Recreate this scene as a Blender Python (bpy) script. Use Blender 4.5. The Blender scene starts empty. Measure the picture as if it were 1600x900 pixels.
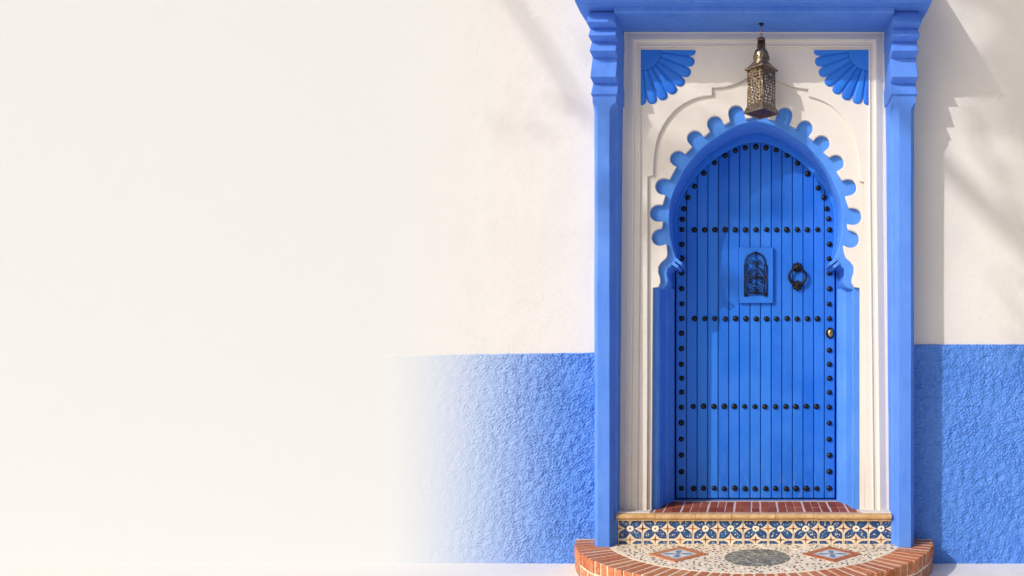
import bpy, bmesh, math, random
import numpy as np
from mathutils import Vector, Matrix, noise as mnoise
R = math.radians
scene = bpy.context.scene
rnd = random.Random(7)

# ------------------------------------------------------------------ camera, sky, sun, exposure
EYE = 1.215                      # eye height above the pavement
DIST = 4.5                       # eye to the plane Y = 0
cam_d = bpy.data.cameras.new('camera')
cam = bpy.data.objects.new('camera', cam_d); scene.collection.objects.link(cam)
cam.location = (0, -DIST, EYE); cam.rotation_euler = (R(90), 0, 0)
cam_d.sensor_width = 36; cam_d.lens = 36 * 1197 / 1600
cam_d.shift_x = -378 / 1600; cam_d.shift_y = 110 / 1600
cam_d.clip_start = 0.05; cam_d.clip_end = 500
scene.camera = cam

SUN = Vector((1.1, 1.0, -0.85))  # the way the light travels
world = bpy.data.worlds.new('World'); scene.world = world; world.use_nodes = True
wn = world.node_tree.nodes; wl = world.node_tree.links
bg = wn['Background']
sky = wn.new('ShaderNodeTexSky'); sky.sky_type = 'NISHITA'; sky.sun_disc = False
sky.sun_elevation = math.atan2(0.85, math.hypot(1.1, 1.0))
sky.sun_rotation = math.atan2(-1.1, -1.0)
sky.air_density = 0.8; sky.dust_density = 5.0; sky.ozone_density = 0.3
wl.new(sky.outputs[0], bg.inputs['Color']); bg.inputs['Strength'].default_value = 0.108
sun_d = bpy.data.lights.new('sun', 'SUN'); sun_d.energy = 2.7; sun_d.angle = R(0.6); sun_d.color = (1.0, 0.965, 0.915)
sun = bpy.data.objects.new('sun', sun_d); scene.collection.objects.link(sun)
sun.rotation_euler = SUN.to_track_quat('-Z', 'Y').to_euler(); sun.location = (-5, -5, 6)
scene.view_settings.view_transform = 'Standard'; scene.view_settings.look = 'None'
scene.view_settings.gamma = 1.0; scene.view_settings.use_curve_mapping = False
scene.view_settings.exposure = -0.10

# ------------------------------------------------------------------ measuring helpers
def rr(Y): return DIST / (DIST + Y)
def PX(x, Y=0.0): return (x - 1178) / 266 / rr(Y)          # metres across at depth Y
def PZ(y, Y=0.0): return EYE + (560 - y) / 266 / rr(Y)     # metres above the pavement
def PP(x, y, Y=0.0): return (PX(x, Y), PZ(y, Y))
def mir(pts, c=1181): return [(2 * c - x, y) for x, y in reversed(pts)]

# ------------------------------------------------------------------ node helpers
class NB:
    """tiny builder for procedural materials"""
    def __init__(s, name, rough=0.6, spec=0.3, metal=0.0):
        s.m = bpy.data.materials.new(name); s.m.use_nodes = True
        s.t = s.m.node_tree; s.n = s.t.nodes; s.l = s.t.links
        s.b = s.n['Principled BSDF']
        s.b.inputs['Roughness'].default_value = rough
        s.b.inputs['Specular IOR Level'].default_value = spec
        s.b.inputs['Metallic'].default_value = metal
        s.tc = s.n.new('ShaderNodeTexCoord')
        s.obj = s.tc.outputs['Object']
        s.pos = s.n.new('ShaderNodeNewGeometry').outputs['Position']
    def put(s, sock, v):
        if isinstance(v, (int, float)): sock.default_value = v
        elif isinstance(v, (tuple, list)):
            sock.default_value = (*v, 1.0) if len(v) == 3 and sock.type == 'RGBA' else tuple(v)
        else: s.l.new(v, sock)
    def math(s, op, a, b=0.0, c=None, clamp=False):
        n = s.n.new('ShaderNodeMath'); n.operation = op; n.use_clamp = clamp
        s.put(n.inputs[0], a); s.put(n.inputs[1], b)
        if c is not None: s.put(n.inputs[2], c)
        return n.outputs[0]
    def sep(s, v):
        n = s.n.new('ShaderNodeSeparateXYZ'); s.l.new(v, n.inputs[0]); return n.outputs
    def comb(s, x, y, z):
        n = s.n.new('ShaderNodeCombineXYZ')
        for i, v in enumerate((x, y, z)): s.put(n.inputs[i], v)
        return n.outputs[0]
    def mapping(s, v, scale=(1, 1, 1), rot=(0, 0, 0), loc=(0, 0, 0)):
        n = s.n.new('ShaderNodeMapping'); s.l.new(v, n.inputs['Vector'])
        n.inputs['Scale'].default_value = scale; n.inputs['Rotation'].default_value = rot; n.inputs['Location'].default_value = loc
        return n.outputs[0]
    def noise(s, v, scale, detail=4, rough=0.55, dist=0.0):
        n = s.n.new('ShaderNodeTexNoise'); s.l.new(v, n.inputs['Vector'])
        n.inputs['Scale'].default_value = scale; n.inputs['Detail'].default_value = detail
        n.inputs['Roughness'].default_value = rough; n.inputs['Distortion'].default_value = dist
        return n.outputs['Fac']
    def voro(s, v, scale, feature='F1', out='Distance', rand=1.0):
        n = s.n.new('ShaderNodeTexVoronoi'); n.feature = feature; s.l.new(v, n.inputs['Vector'])
        n.inputs['Scale'].default_value = scale; n.inputs['Randomness'].default_value = rand
        return n.outputs[out]
    def ramp(s, f, stops, interp='LINEAR'):
        n = s.n.new('ShaderNodeValToRGB'); s.put(n.inputs[0], f); n.color_ramp.interpolation = interp
        e = n.color_ramp.elements
        while len(e) < len(stops): e.new(0.5)
        for q, (p, c) in zip(e, stops):
            q.position = p; q.color = (*c, 1) if isinstance(c, (tuple, list)) else (c, c, c, 1)
        return n.outputs[0]
    def rng(s, v, a, b, c=0.0, d=1.0, smooth=False):
        n = s.n.new('ShaderNodeMapRange'); s.put(n.inputs[0], v)
        if smooth: n.interpolation_type = 'SMOOTHSTEP'
        for i, q in enumerate((a, b, c, d)): n.inputs[1 + i].default_value = q
        return n.outputs[0]
    def mix(s, f, a, b, mode='MIX'):
        n = s.n.new('ShaderNodeMix'); n.data_type = 'RGBA'; n.blend_type = mode
        s.put(n.inputs[0], f); s.put(n.inputs[6], a); s.put(n.inputs[7], b)
        return n.outputs[2]
    def bump(s, h, strength=0.3, dist=0.01, prev=None):
        n = s.n.new('ShaderNodeBump'); s.put(n.inputs['Height'], h)
        s.put(n.inputs['Strength'], strength); n.inputs['Distance'].default_value = dist
        if prev is not None: s.l.new(prev, n.inputs['Normal'])
        return n.outputs[0]
    def objrand(s):
        return s.n.new('ShaderNodeObjectInfo').outputs['Random']
    def done(s, col=None, bump=None, rough=None):
        if col is not None: s.put(s.b.inputs['Base Color'], col)
        if bump is not None: s.l.new(bump, s.b.inputs['Normal'])
        if rough is not None: s.put(s.b.inputs['Roughness'], rough)
        return s.m

BLUE = (0.090, 0.238, 0.76)
BLUE_L = (0.120, 0.280, 0.80)
BLUE_D = (0.055, 0.175, 0.64)

def mat_blue(name, base=BLUE, light=BLUE_L, dark=BLUE_D, rough=0.55, bs=0.25):
    b = NB(name, rough + 0.1, 0.10)
    n1 = b.noise(b.pos, 3.5, 5, 0.6); n2 = b.noise(b.mapping(b.pos, (22, 22, 5)), 1.0, 5, 0.6)
    c = b.mix(b.rng(n1, 0.35, 0.7), base, light)
    c = b.mix(b.rng(n2, 0.52, 0.75, 0, 0.5), c, dark)
    fine = b.noise(b.pos, 160, 3, 0.6)
    h = b.math('ADD', b.math('MULTIPLY', b.noise(b.pos, 14, 5, 0.6), 1.0), b.math('MULTIPLY', fine, 0.2))
    h = b.math('ADD', h, b.math('MULTIPLY', b.noise(b.mapping(b.pos, (70, 70, 9)), 1.0, 4, 0.6), 0.35))
    pale = b.rng(b.noise(b.pos, 55, 4, 0.7), 0.69, 0.74, 0, 0.45)
    c = b.mix(pale, c, (0.30, 0.46, 0.85))
    return b.done(c, b.bump(h, bs, 0.012))
M_BLUE = mat_blue('blue_limewash')
M_ARCH = mat_blue('blue_arch_limewash', (0.075, 0.25, 0.78), (0.105, 0.30, 0.83), (0.045, 0.18, 0.68), 0.5, 0.18)

def mat_door():
    b = NB('blue_door_paint', 0.42, 0.16)
    v = b.mapping(b.pos, (60, 60, 3))
    g = b.noise(v, 1.0, 6, 0.6)
    n = b.noise(b.pos, 5, 4, 0.6)
    base = b.mix(b.objrand(), (0.012, 0.130, 0.62), (0.030, 0.205, 0.78))
    c = b.mix(b.rng(n, 0.35, 0.7, 0, 0.45), base, (0.05, 0.22, 0.78))
    c = b.mix(b.rng(g, 0.60, 0.72, 0, 0.35), c, (0.025, 0.12, 0.60))
    z = b.sep(b.pos)[2]
    low = b.math('MULTIPLY', b.rng(z, 0.75, 0.33), b.rng(b.noise(b.mapping(b.pos, (40, 40, 12)), 1.0, 5, 0.7), 0.52, 0.66))
    c = b.mix(b.math('MULTIPLY', low, 0.4), c, (0.16, 0.26, 0.52))
    c = b.mix(b.rng(b.noise(b.mapping(b.pos, (90, 90, 10)), 1.0, 4, 0.7), 0.70, 0.74, 0, 0.5), c, (0.16, 0.36, 0.82))
    return b.done(c, b.bump(g, 0.2, 0.006), b.rng(n, 0.3, 0.7, 0.36, 0.5))
M_DOOR = mat_door()

def mat_white(name, tint=(0.70, 0.665, 0.62), worn=True):
    b = NB(name, 0.75, 0.2)
    n = b.noise(b.pos, 4, 5, 0.6)
    c = b.mix(b.rng(n, 0.3, 0.7), tint, tuple(min(0.9, q * 1.04) for q in tint))
    z = b.sep(b.pos)[2]
    if worn:
        d = b.noise(b.mapping(b.pos, (30, 30, 7)), 1.0, 6, 0.7)
        c = b.mix(b.rng(d, 0.60, 0.8, 0, 0.35), c, (0.62, 0.50, 0.40))
        chips = b.rng(b.noise(b.mapping(b.pos, (40, 40, 22)), 1.0, 4, 0.7), 0.755, 0.775)
        c = b.mix(chips, c, (0.30, 0.24, 0.20))
        foot = b.math('MULTIPLY', b.rng(z, 0.75, 0.30), b.rng(b.noise(b.pos, 12, 5, 0.65), 0.42, 0.7))
        c = b.mix(b.math('MULTIPLY', foot, 0.45), c, (0.66, 0.50, 0.34))
    h = b.math('ADD', b.noise(b.pos, 9, 4, 0.5), b.math('MULTIPLY', b.noise(b.pos, 70, 4, 0.6), 0.2))
    return b.done(c, b.bump(h, 0.22, 0.012))
M_PANEL = mat_white('white_stucco_panel')

XF0, XF1 = PX(640, .05), PX(900, .05)     # where the colour of the wall thins out to the left
def fade_of(b, a=None, c=None):
    x = b.sep(b.pos)[0]
    return b.rng(x, XF0 if a is None else a, XF1 if c is None else c, 0, 1, True)

def mat_wall():
    b = NB('wall_plaster', 0.85, 0.15)
    f = fade_of(b, PX(560, .05), PX(860, .05))
    n = b.noise(b.pos, 1.7, 5, 0.55)
    c = b.mix(b.rng(n, 0.3, 0.7), (0.665, 0.65, 0.635), (0.71, 0.695, 0.68))
    c = b.mix(f, (0.642, 0.672, 0.680), c)
    v = b.mapping(b.pos, (1, 1, 1), (0, R(35), 0))
    tro = b.noise(b.mapping(v, (10, 10, 34)), 1.0, 5, 0.6, 0.6)
    h = b.math('ADD', b.math('MULTIPLY', tro, 0.35), b.noise(b.pos, 6, 4, 0.5))
    h = b.math('ADD', h, b.math('MULTIPLY', b.noise(b.pos, 90, 4, 0.6), 0.14))
    crack = b.voro(b.mapping(b.pos, (3, 3, 6)), 1.0, 'DISTANCE_TO_EDGE')
    crack = b.math('MULTIPLY', b.rng(crack, 0.0, 0.012, 1, 0), b.rng(b.noise(b.pos, 2.2, 2), 0.6, 0.66))
    h = b.math('SUBTRACT', h, b.math('MULTIPLY', crack, 0.3))
    return b.done(c, b.bump(b.math('MULTIPLY', b.math('SUBTRACT', h, 0.7), f), 0.42, 0.014))
M_WALL = mat_wall()

def mat_dado():
    b = NB('blue_textured_render', 0.6, 0.25)
    f = fade_of(b, PX(580, .05), PX(925, .05))
    f = b.math('POWER', f, 1.0)
    n = b.noise(b.pos, 4, 5, 0.6)
    c = b.mix(b.rng(n, 0.25, 0.75), (0.072, 0.225, 0.70), (0.105, 0.275, 0.76))
    c = b.mix(b.rng(b.noise(b.pos, 60, 4, 0.7), 0.55, 0.8, 0, 0.5), c, (0.28, 0.46, 0.88))
    c = b.mix(b.rng(f, 0.0, 0.5), (0.642, 0.672, 0.680), b.mix(b.rng(f, 0.5, 1.0), (0.36, 0.47, 0.70), c))
    h = b.math('MULTIPLY', b.noise(b.pos, 70, 5, 0.65, 0.8), f)
    return b.done(c, b.bump(h, 0.2, 0.01))
M_DADO = mat_dado()

def mat_pave():
    b = NB('pale_stone_paving', 0.6, 0.3)
    x, y, z = b.sep(b.pos)
    n = b.noise(b.pos, 3, 6, 0.65, 0.6)
    c = b.ramp(n, [(0.3, (0.84, 0.80, 0.745)), (0.55, (0.90, 0.865, 0.81)), (0.75, (0.93, 0.90, 0.85))])
    f = b.rng(x, PX(680, -.1), PX(960, -.1), 0, 1, True)
    c = b.mix(f, (0.81, 0.80, 0.785), c)
    return b.done(c, b.bump(b.noise(b.pos, 30, 5, 0.6), 0.15, 0.01))
M_PAVE = mat_pave()

def mat_brick(name, a, c2, dust, dustc=(0.62, 0.36, 0.26)):
    b = NB(name, 0.8, 0.1)
    c = b.mix(b.objrand(), a, c2)
    n = b.noise(b.pos, 45, 5, 0.65)
    c = b.mix(b.rng(n, 0.45, 0.75, 0, dust), c, dustc)
    c = b.mix(b.rng(b.noise(b.pos, 120, 3, 0.6), 0.62, 0.7, 0, 0.6), c, tuple(q * 0.35 for q in a))
    h = b.noise(b.pos, 60, 5, 0.7)
    return b.done(c, b.bump(h, 0.5, 0.008), b.rng(n, 0.3, 0.7, 0.5, 0.8))
M_RIM = mat_brick('terracotta_rim', (0.42, 0.115, 0.045), (0.58, 0.22, 0.095), 0.65, (0.66, 0.42, 0.29))
M_TREAD = mat_brick('dark_red_tread', (0.25, 0.045, 0.018), (0.38, 0.095, 0.042), 0.35, (0.50, 0.24, 0.15))
M_SIDE = mat_brick('weathered_brick', (0.36, 0.13, 0.065), (0.55, 0.27, 0.15), 0.8, (0.62, 0.46, 0.33))
def mat_plain(name, c1, c2, scale=30, rough=0.7, bs=0.3, spec=0.25, metal=0.0, bd=0.006):
    b = NB(name, rough, spec, metal)
    n = b.noise(b.pos, scale, 5, 0.65)
    return b.done(b.mix(b.rng(n, 0.35, 0.68), c1, c2), b.bump(n, bs, bd))
M_GROUT = mat_plain('sandy_mortar', (0.70, 0.56, 0.40), (0.84, 0.73, 0.58), 60)
M_JOINT = mat_plain('pale_joint', (0.66, 0.52, 0.44), (0.78, 0.66, 0.58), 60)
M_NOSE = mat_plain('tan_glazed_edging', (0.50, 0.29, 0.11), (0.68, 0.47, 0.25), 28, 0.4, 0.4, 0.45)
M_IRON = mat_plain('black_wrought_iron', (0.003, 0.003, 0.003), (0.010, 0.007, 0.006), 90, 0.35, 0.5, 0.35, 0.2)
M_STUD = mat_plain('black_iron_stud', (0.003, 0.003, 0.0035), (0.012, 0.007, 0.005), 70, 0.30, 0.3, 0.3)
M_BRASS = mat_plain('aged_brass', (0.42, 0.27, 0.10), (0.62, 0.43, 0.18), 60, 0.3, 0.3, 0.5, 1.0)
M_DARK = mat_plain('dark_void', (0.004, 0.004, 0.006), (0.008, 0.008, 0.01), 10, 0.9, 0.0)  # near-black colour stands in for the unlit space behind door gaps and keyhole
M_TIN = mat_plain('antique_bronze', (0.12, 0.085, 0.05), (0.42, 0.32, 0.21), 55, 0.30, 0.4, 0.5, 0.8)
M_TIN_D = mat_plain('dark_bronze', (0.07, 0.045, 0.025), (0.20, 0.13, 0.07), 40, 0.4, 0.4, 0.5, 0.7)
M_TERR = mat_plain('cream_terrazzo', (0.84, 0.71, 0.52), (0.92, 0.83, 0.67), 55, 0.7, 0.25, 0.15)
M_PEB = [mat_plain('dark_pebble', (0.03, 0.03, 0.035), (0.09, 0.075, 0.065), 60, 0.4, 0.2, 0.4),
         mat_plain('brown_pebble', (0.22, 0.11, 0.055), (0.38, 0.22, 0.12), 60, 0.45, 0.2, 0.4),
         mat_plain('pale_pebble', (0.70, 0.64, 0.55), (0.86, 0.82, 0.76), 60, 0.45, 0.2, 0.4),
         mat_plain('grey_pebble', (0.15, 0.17, 0.19), (0.27, 0.28, 0.28), 60, 0.45, 0.2, 0.4)]
M_COPPER = mat_plain('browned_copper', (0.07, 0.035, 0.015), (0.30, 0.13, 0.04), 30, 0.4, 0.4, 0.4, 0.5)
M_BARK = mat_plain('palm_bark', (0.12, 0.085, 0.055), (0.22, 0.16, 0.11), 20)
M_LEAF = mat_plain('palm_leaf', (0.05, 0.10, 0.03), (0.09, 0.15, 0.05), 10, 0.5, 0.1)

def mat_medal():
    b = NB('green_grey_marble', 0.45, 0.4)
    n = b.noise(b.pos, 18, 6, 0.7, 1.2)
    c = b.ramp(n, [(0.3, (0.07, 0.075, 0.06)), (0.52, (0.18, 0.185, 0.145)), (0.72, (0.46, 0.44, 0.34))])
    e = b.voro(b.mapping(b.pos, (1.0, 1.3, 1)), 17, 'DISTANCE_TO_EDGE')
    v = b.math('MULTIPLY', b.rng(e, 0.0, 0.09, 1, 0), b.rng(b.noise(b.pos, 30, 4, 0.6), 0.40, 0.52))
    c = b.mix(b.math('MULTIPLY', v, 0.9), c, (0.74, 0.70, 0.56))
    return b.done(c, b.bump(e, 0.2, 0.004))
M_MEDAL = mat_medal()

def tile_mat(name, pitch, ucen, vcen, axes=(0, 2)):
    """four-petal cobalt pattern, period = pitch, in the tile's own coordinates"""
    b = NB(name, 0.28, 0.5)
    s = b.sep(b.obj)
    wob = b.math('MULTIPLY', b.math('SUBTRACT', b.noise(b.pos, 60, 3), 0.5), 0.07)
    u = b.math('ADD', b.math('DIVIDE', b.math('SUBTRACT', s[axes[0]], ucen), pitch), wob)
    v = b.math('ADD', b.math('DIVIDE', b.math('SUBTRACT', s[axes[1]], vcen), pitch * 0.885), wob)
    def fold(q): return b.math('ABSOLUTE', b.math('SUBTRACT', b.math('FRACT', b.math('ADD', q, 0.5)), 0.5))
    u = fold(u); v = fold(v)
    def dist(cx, cy):
        a = b.math('SUBTRACT', u, cx); c = b.math('SUBTRACT', v, cy)
        return b.math('SQRT', b.math('ADD', b.math('MULTIPLY', a, a), b.math('MULTIPLY', c, c)))
    dp = b.math('MAXIMUM', dist(0.5, 0.0), dist(0.0, 0.5))
    petal = b.rng(dp, 0.515, 0.54, 1, 0); ed = b.math('MAXIMUM', u, v)
    petal = b.math('MULTIPLY', petal, b.rng(ed, 0.445, 0.46, 1, 0)); rim = b.math('MULTIPLY', b.math('MAXIMUM', b.rng(dp, 0.44, 0.465), b.rng(ed, 0.39, 0.405)), petal)
    cream = b.mix(b.rng(b.noise(b.pos, 26, 5, 0.7), 0.35, 0.75), (0.82, 0.73, 0.56), (0.60, 0.44, 0.28))
    blue = b.mix(b.rng(b.noise(b.pos, 40, 4, 0.6), 0.35, 0.7), (0.010, 0.045, 0.18), (0.028, 0.15, 0.30))
    flk = b.rng(b.voro(b.pos, 85, 'F1', 'Distance', 0.9), 0.27, 0.37, 1, 0)
    keep = b.math('GREATER_THAN', b.noise(b.pos, 80, 1), 0.45)
    blue = b.mix(b.math('MULTIPLY', b.math('MULTIPLY', flk, keep), 0.9), blue, (0.85, 0.80, 0.66))
    blue = b.mix(rim, blue, (0.010, 0.045, 0.17))
    c = b.mix(petal, cream, blue)
    d0 = dist(0, 0)
    c = b.mix(b.rng(d0, 0.155, 0.165, 1, 0), c, (0.02, 0.06, 0.22))
    c = b.mix(b.rng(d0, 0.135, 0.145, 1, 0), c, (0.84, 0.75, 0.58))
    c = b.mix(b.rng(d0, 0.035, 0.05, 1, 0), c, (0.06, 0.07, 0.16))
    for cx, cy in ((0.5, 0.0), (0.0, 0.5)):
        a = b.math('ABSOLUTE', b.math('SUBTRACT', u, cx)); e = b.math('ABSOLUTE', b.math('SUBTRACT', v, cy))
        big = b.math('ADD', b.math('MULTIPLY', a, 5.5), b.math('MULTIPLY', e, 1.0)); big2 = b.math('ADD', b.math('MULTIPLY', a, 1.0), b.math('MULTIPLY', e, 5.5))
        st = b.rng(b.math('MINIMUM', big, big2), 0.19, 0.23, 1, 0)
        c = b.mix(st, c, b.mix(b.rng(b.noise(b.pos, 30, 1), 0.45, 0.55), (0.10, 0.035, 0.03), (0.42, 0.14, 0.04)))
    c = b.mix(b.rng(b.noise(b.pos, 90, 5, 0.75), 0.66, 0.72, 0, 0.8), c, (0.72, 0.60, 0.44))
    return b.done(c, b.bump(b.noise(b.pos, 50, 3), 0.15, 0.003))
M_TILE = tile_mat('cobalt_riser_tile', 0.1445, 0.0, 0.0)

def mat_floral():
    b = NB('blue_floral_tile', 0.35, 0.5)
    x, y, z = b.sep(b.obj)
    r = b.math('SQRT', b.math('ADD', b.math('MULTIPLY', x, x), b.math('MULTIPLY', y, y)))
    a = b.math('ARCTAN2', y, x)
    pet = b.math('MULTIPLY', b.math('ADD', b.math('COSINE', b.math('MULTIPLY', a, 4)), 1.3), 0.040)
    m = b.math('LESS_THAN', b.math('ADD', r, b.math('MULTIPLY', b.noise(b.pos, 90, 3), 0.02)), pet)
    swirl = b.rng(b.noise(b.pos, 75, 3, 0.6, 1.5), 0.5, 0.56)
    c = b.mix(m, (0.80, 0.82, 0.80), b.mix(swirl, (0.07, 0.17, 0.34), (0.22, 0.36, 0.48)))
    c = b.mix(b.math('MULTIPLY', swirl, b.math('GREATER_THAN', r, 0.055)), c, (0.30, 0.42, 0.55))
    return b.done(c)
M_FLORAL = mat_floral()

# ------------------------------------------------------------------ mesh helpers
def link(o, parent=None):
    scene.collection.objects.link(o)
    if parent is not None: o.parent = parent
    return o
def obj_from(name, me, mat, parent=None, smooth=False, loc=None):
    if mat is not None and not me.materials:
        for m in (mat if isinstance(mat, (list, tuple)) else [mat]): me.materials.append(m)
    if smooth:
        for p in me.polygons: p.use_smooth = True
    o = bpy.data.objects.new(name, me)
    if loc: o.location = loc
    return link(o, parent)
def from_bm(name, bm, mat, parent=None, smooth=False, loc=None):
    bmesh.ops.recalc_face_normals(bm, faces=bm.faces)
    me = bpy.data.meshes.new(name); bm.to_mesh(me); bm.free()
    return obj_from(name, me, mat, parent, smooth, loc)
def thing(name, label, cat, loc=(0, 0, 0), group=None):
    o = bpy.data.objects.new(name, None); o.empty_display_size = 0.1
    link(o); o.location = loc; o['label'] = label; o['category'] = cat
    if group: o['group'] = group
    return o
def box(bm, x0, x1, y0, y1, z0, z1, bev=0.0, seg=1):
    r = bmesh.ops.create_cube(bm, size=1)
    vs = r['verts']
    for v in vs:
        v.co = Vector(((x0 + x1) / 2 + v.co.x * (x1 - x0), (y0 + y1) / 2 + v.co.y * (y1 - y0), (z0 + z1) / 2 + v.co.z * (z1 - z0)))
    if bev > 0:
        es = list({e for v in vs for e in v.link_edges})
        bmesh.ops.bevel(bm, geom=es, offset=bev, segments=seg, affect='EDGES', profile=0.5)
def plate(name, loops, yf, th, bev, mat, parent, smooth=False):
    """closed outlines (metres, X/Z) given a real thickness: front at yf, back at yf+th"""
    cu = bpy.data.curves.new('outline', 'CURVE'); cu.dimensions = '2D'; cu.fill_mode = 'BOTH'
    for lp in loops:
        sp = cu.splines.new('POLY'); sp.points.add(len(lp) - 1); sp.use_cyclic_u = True
        for p, (x, z) in zip(sp.points, lp): p.co = (x, z, 0, 1)
    cu.extrude = max(th / 2 - bev, 0.0001); cu.bevel_depth = bev; cu.bevel_resolution = 1; cu.offset = -bev
    ob = bpy.data.objects.new('outline', cu); scene.collection.objects.link(ob)
    dg = bpy.context.evaluated_depsgraph_get(); dg.update()
    me = bpy.data.meshes.new_from_object(ob.evaluated_get(dg))
    bpy.data.objects.remove(ob); bpy.data.curves.remove(cu)
    co = np.empty(len(me.vertices) * 3); me.vertices.foreach_get('co', co); co = co.reshape(-1, 3)
    new = np.stack([co[:, 0], -co[:, 2] + yf + th / 2, co[:, 1]], 1)
    me.vertices.foreach_set('co', new.ravel()); me.name = name
    me.materials.clear(); me.update()
    return obj_from(name, me, mat, parent, smooth)
def tube_into(bm, pts, rad, segs=8, cap=True, closed=False):
    pts = [Vector(p) for p in pts]; n = len(pts)
    rads = rad if isinstance(rad, (list, tuple)) else [rad] * n
    rings = []; up = None
    for i, p in enumerate(pts):
        if closed: t = pts[(i + 1) % n] - pts[i - 1]
        else: t = pts[min(i + 1, n - 1)] - pts[max(i - 1, 0)]
        t.normalize()
        if up is None:
            up = t.orthogonal().normalized()
        up = (up - t * up.dot(t)).normalized(); s = t.cross(up)
        rings.append([bm.verts.new(p + (up * math.cos(2 * math.pi * k / segs) + s * math.sin(2 * math.pi * k / segs)) * rads[i]) for k in range(segs)])
    m = n if closed else n - 1
    for i in range(m):
        a = rings[i]; b = rings[(i + 1) % n]
        for k in range(segs):
            bm.faces.new((a[k], a[(k + 1) % segs], b[(k + 1) % segs], b[k]))
    if cap and not closed:
        bm.faces.new(rings[0][::-1]); bm.faces.new(rings[-1])
def lathe(bm, prof, segs=16, axis='Z', c=(0, 0, 0), jag=None):
    """prof: (radius, height); axis 'Y' makes the height run along -Y (towards the street)"""
    c = Vector(c); rings = []
    for r, h in prof:
        ring = []
        for k in range(segs):
            a = 2 * math.pi * k / segs; q = r * (jag(a) if jag else 1)
            if axis == 'Z': v = Vector((q * math.cos(a), q * math.sin(a), h))
            else: v = Vector((q * math.cos(a), -h, q * math.sin(a)))
            ring.append(bm.verts.new(c + v))
        rings.append(ring)
    for a, b in zip(rings, rings[1:]):
        for k in range(segs): bm.faces.new((a[k], a[(k + 1) % segs], b[(k + 1) % segs], b[k]))
    bm.faces.new(rings[0][::-1]); bm.faces.new(rings[-1])
def loft(bm, secs, cap=True):
    rings = [[bm.verts.new(p) for p in s] for s in secs]
    for a, b in zip(rings, rings[1:]):
        n = len(a)
        for k in range(n): bm.faces.new((a[k], a[(k + 1) % n], b[(k + 1) % n], b[k]))
    if cap: bm.faces.new(rings[0][::-1]); bm.faces.new(rings[-1])
def smooth_pts(pts, n=6):
    out = []
    P = [Vector((*p, 0)) for p in pts]
    for i in range(len(P) - 1):
        p0 = P[max(i - 1, 0)]; p1 = P[i]; p2 = P[i + 1]; p3 = P[min(i + 2, len(P) - 1)]
        for k in range(n):
            t = k / n
            q = 0.5 * ((2 * p1) + (p2 - p0) * t + (2 * p0 - 5 * p1 + 4 * p2 - p3) * t * t + (3 * p1 - p0 - 3 * p2 + p3) * t ** 3)
            out.append((q.x, q.y))
    out.append((P[-1].x, P[-1].y))
    return out
def wobble(pts, amp=0.0012, f=9.0, seed=0.0):
    return [(x + amp * mnoise.noise(Vector((x * f, z * f, seed))), z + amp * mnoise.noise(Vector((x * f, z * f, seed + 9)))) for x, z in pts]
def densify(pts, step=0.03):
    out = []
    for (a, b), (c, d) in zip(pts, pts[1:]):
        n = max(1, int(math.hypot(c - a, d - b) / step))
        out += [(a + (c - a) * k / n, b + (d - b) * k / n) for k in range(n)]
    out.append(pts[-1]); return out
def field(nx, nz, dx, wl0, wl1, ang=None, aniso=0.0, seed=1):
    """band-limited random relief, unit variance"""
    g = np.random.RandomState(seed).randn(nz, nx)
    fx = np.fft.fftfreq(nx, dx)[None, :]; fz = np.fft.fftfreq(nz, dx)[:, None]
    fr = np.hypot(fx, fz) + 1e-9
    w = np.exp(-((np.log(fr) - math.log(2 / (wl0 + wl1))) ** 2) / (2 * 0.28 ** 2))
    if ang is not None:
        th = np.arctan2(fz, fx); w = w * (1 - aniso + aniso * np.cos(th - ang) ** 2)
    q = np.real(np.fft.ifft2(np.fft.fft2(g) * w)); return q / q.std()

# ------------------------------------------------------------------ levels and depths
YW = 0.05                              # face of the house wall
ZLAND = PZ(844, 0)                     # top of the round landing
ZTREAD = PZ(797, 0)                    # top of the doorstep
YRIS = -0.09

# ------------------------------------------------------------------ pavement and house wall
def grid_sheet(x0, x1, y0, y1, nx, ny, z):
    bm = bmesh.new(); V = [[bm.verts.new((x0 + (x1 - x0) * i / nx, y0 + (y1 - y0) * j / ny, z)) for i in range(nx + 1)] for j in range(ny + 1)]
    for j in range(ny):
        for i in range(nx): bm.faces.new((V[j][i], V[j][i + 1], V[j + 1][i + 1], V[j + 1][i]))
    return bm
o = from_bm('pavement', grid_sheet(-150, 150, -150, 150, 20, 20, 0), M_PAVE); o['kind'] = 'structure'

wall = thing('house_wall', 'white plastered house wall with a rough blue band along its foot, behind the doorway', 'wall', (0, YW, 0))
def P0(o):                             # parts are built in world space, then hung on their thing
    if o.parent is not None: o.matrix_parent_inverse = o.parent.matrix_basis.inverted()
    return o
wo = plate('plaster', [[(-9, -0.02), (-0.80, -0.02), (-0.80, 1.98 + EYE), (0.82, 1.98 + EYE), (0.82, -0.02), (6, -0.02), (6, 7), (-9, 7)]], YW, 0.4, 0.001, M_WALL, wall); P0(wo)

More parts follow.
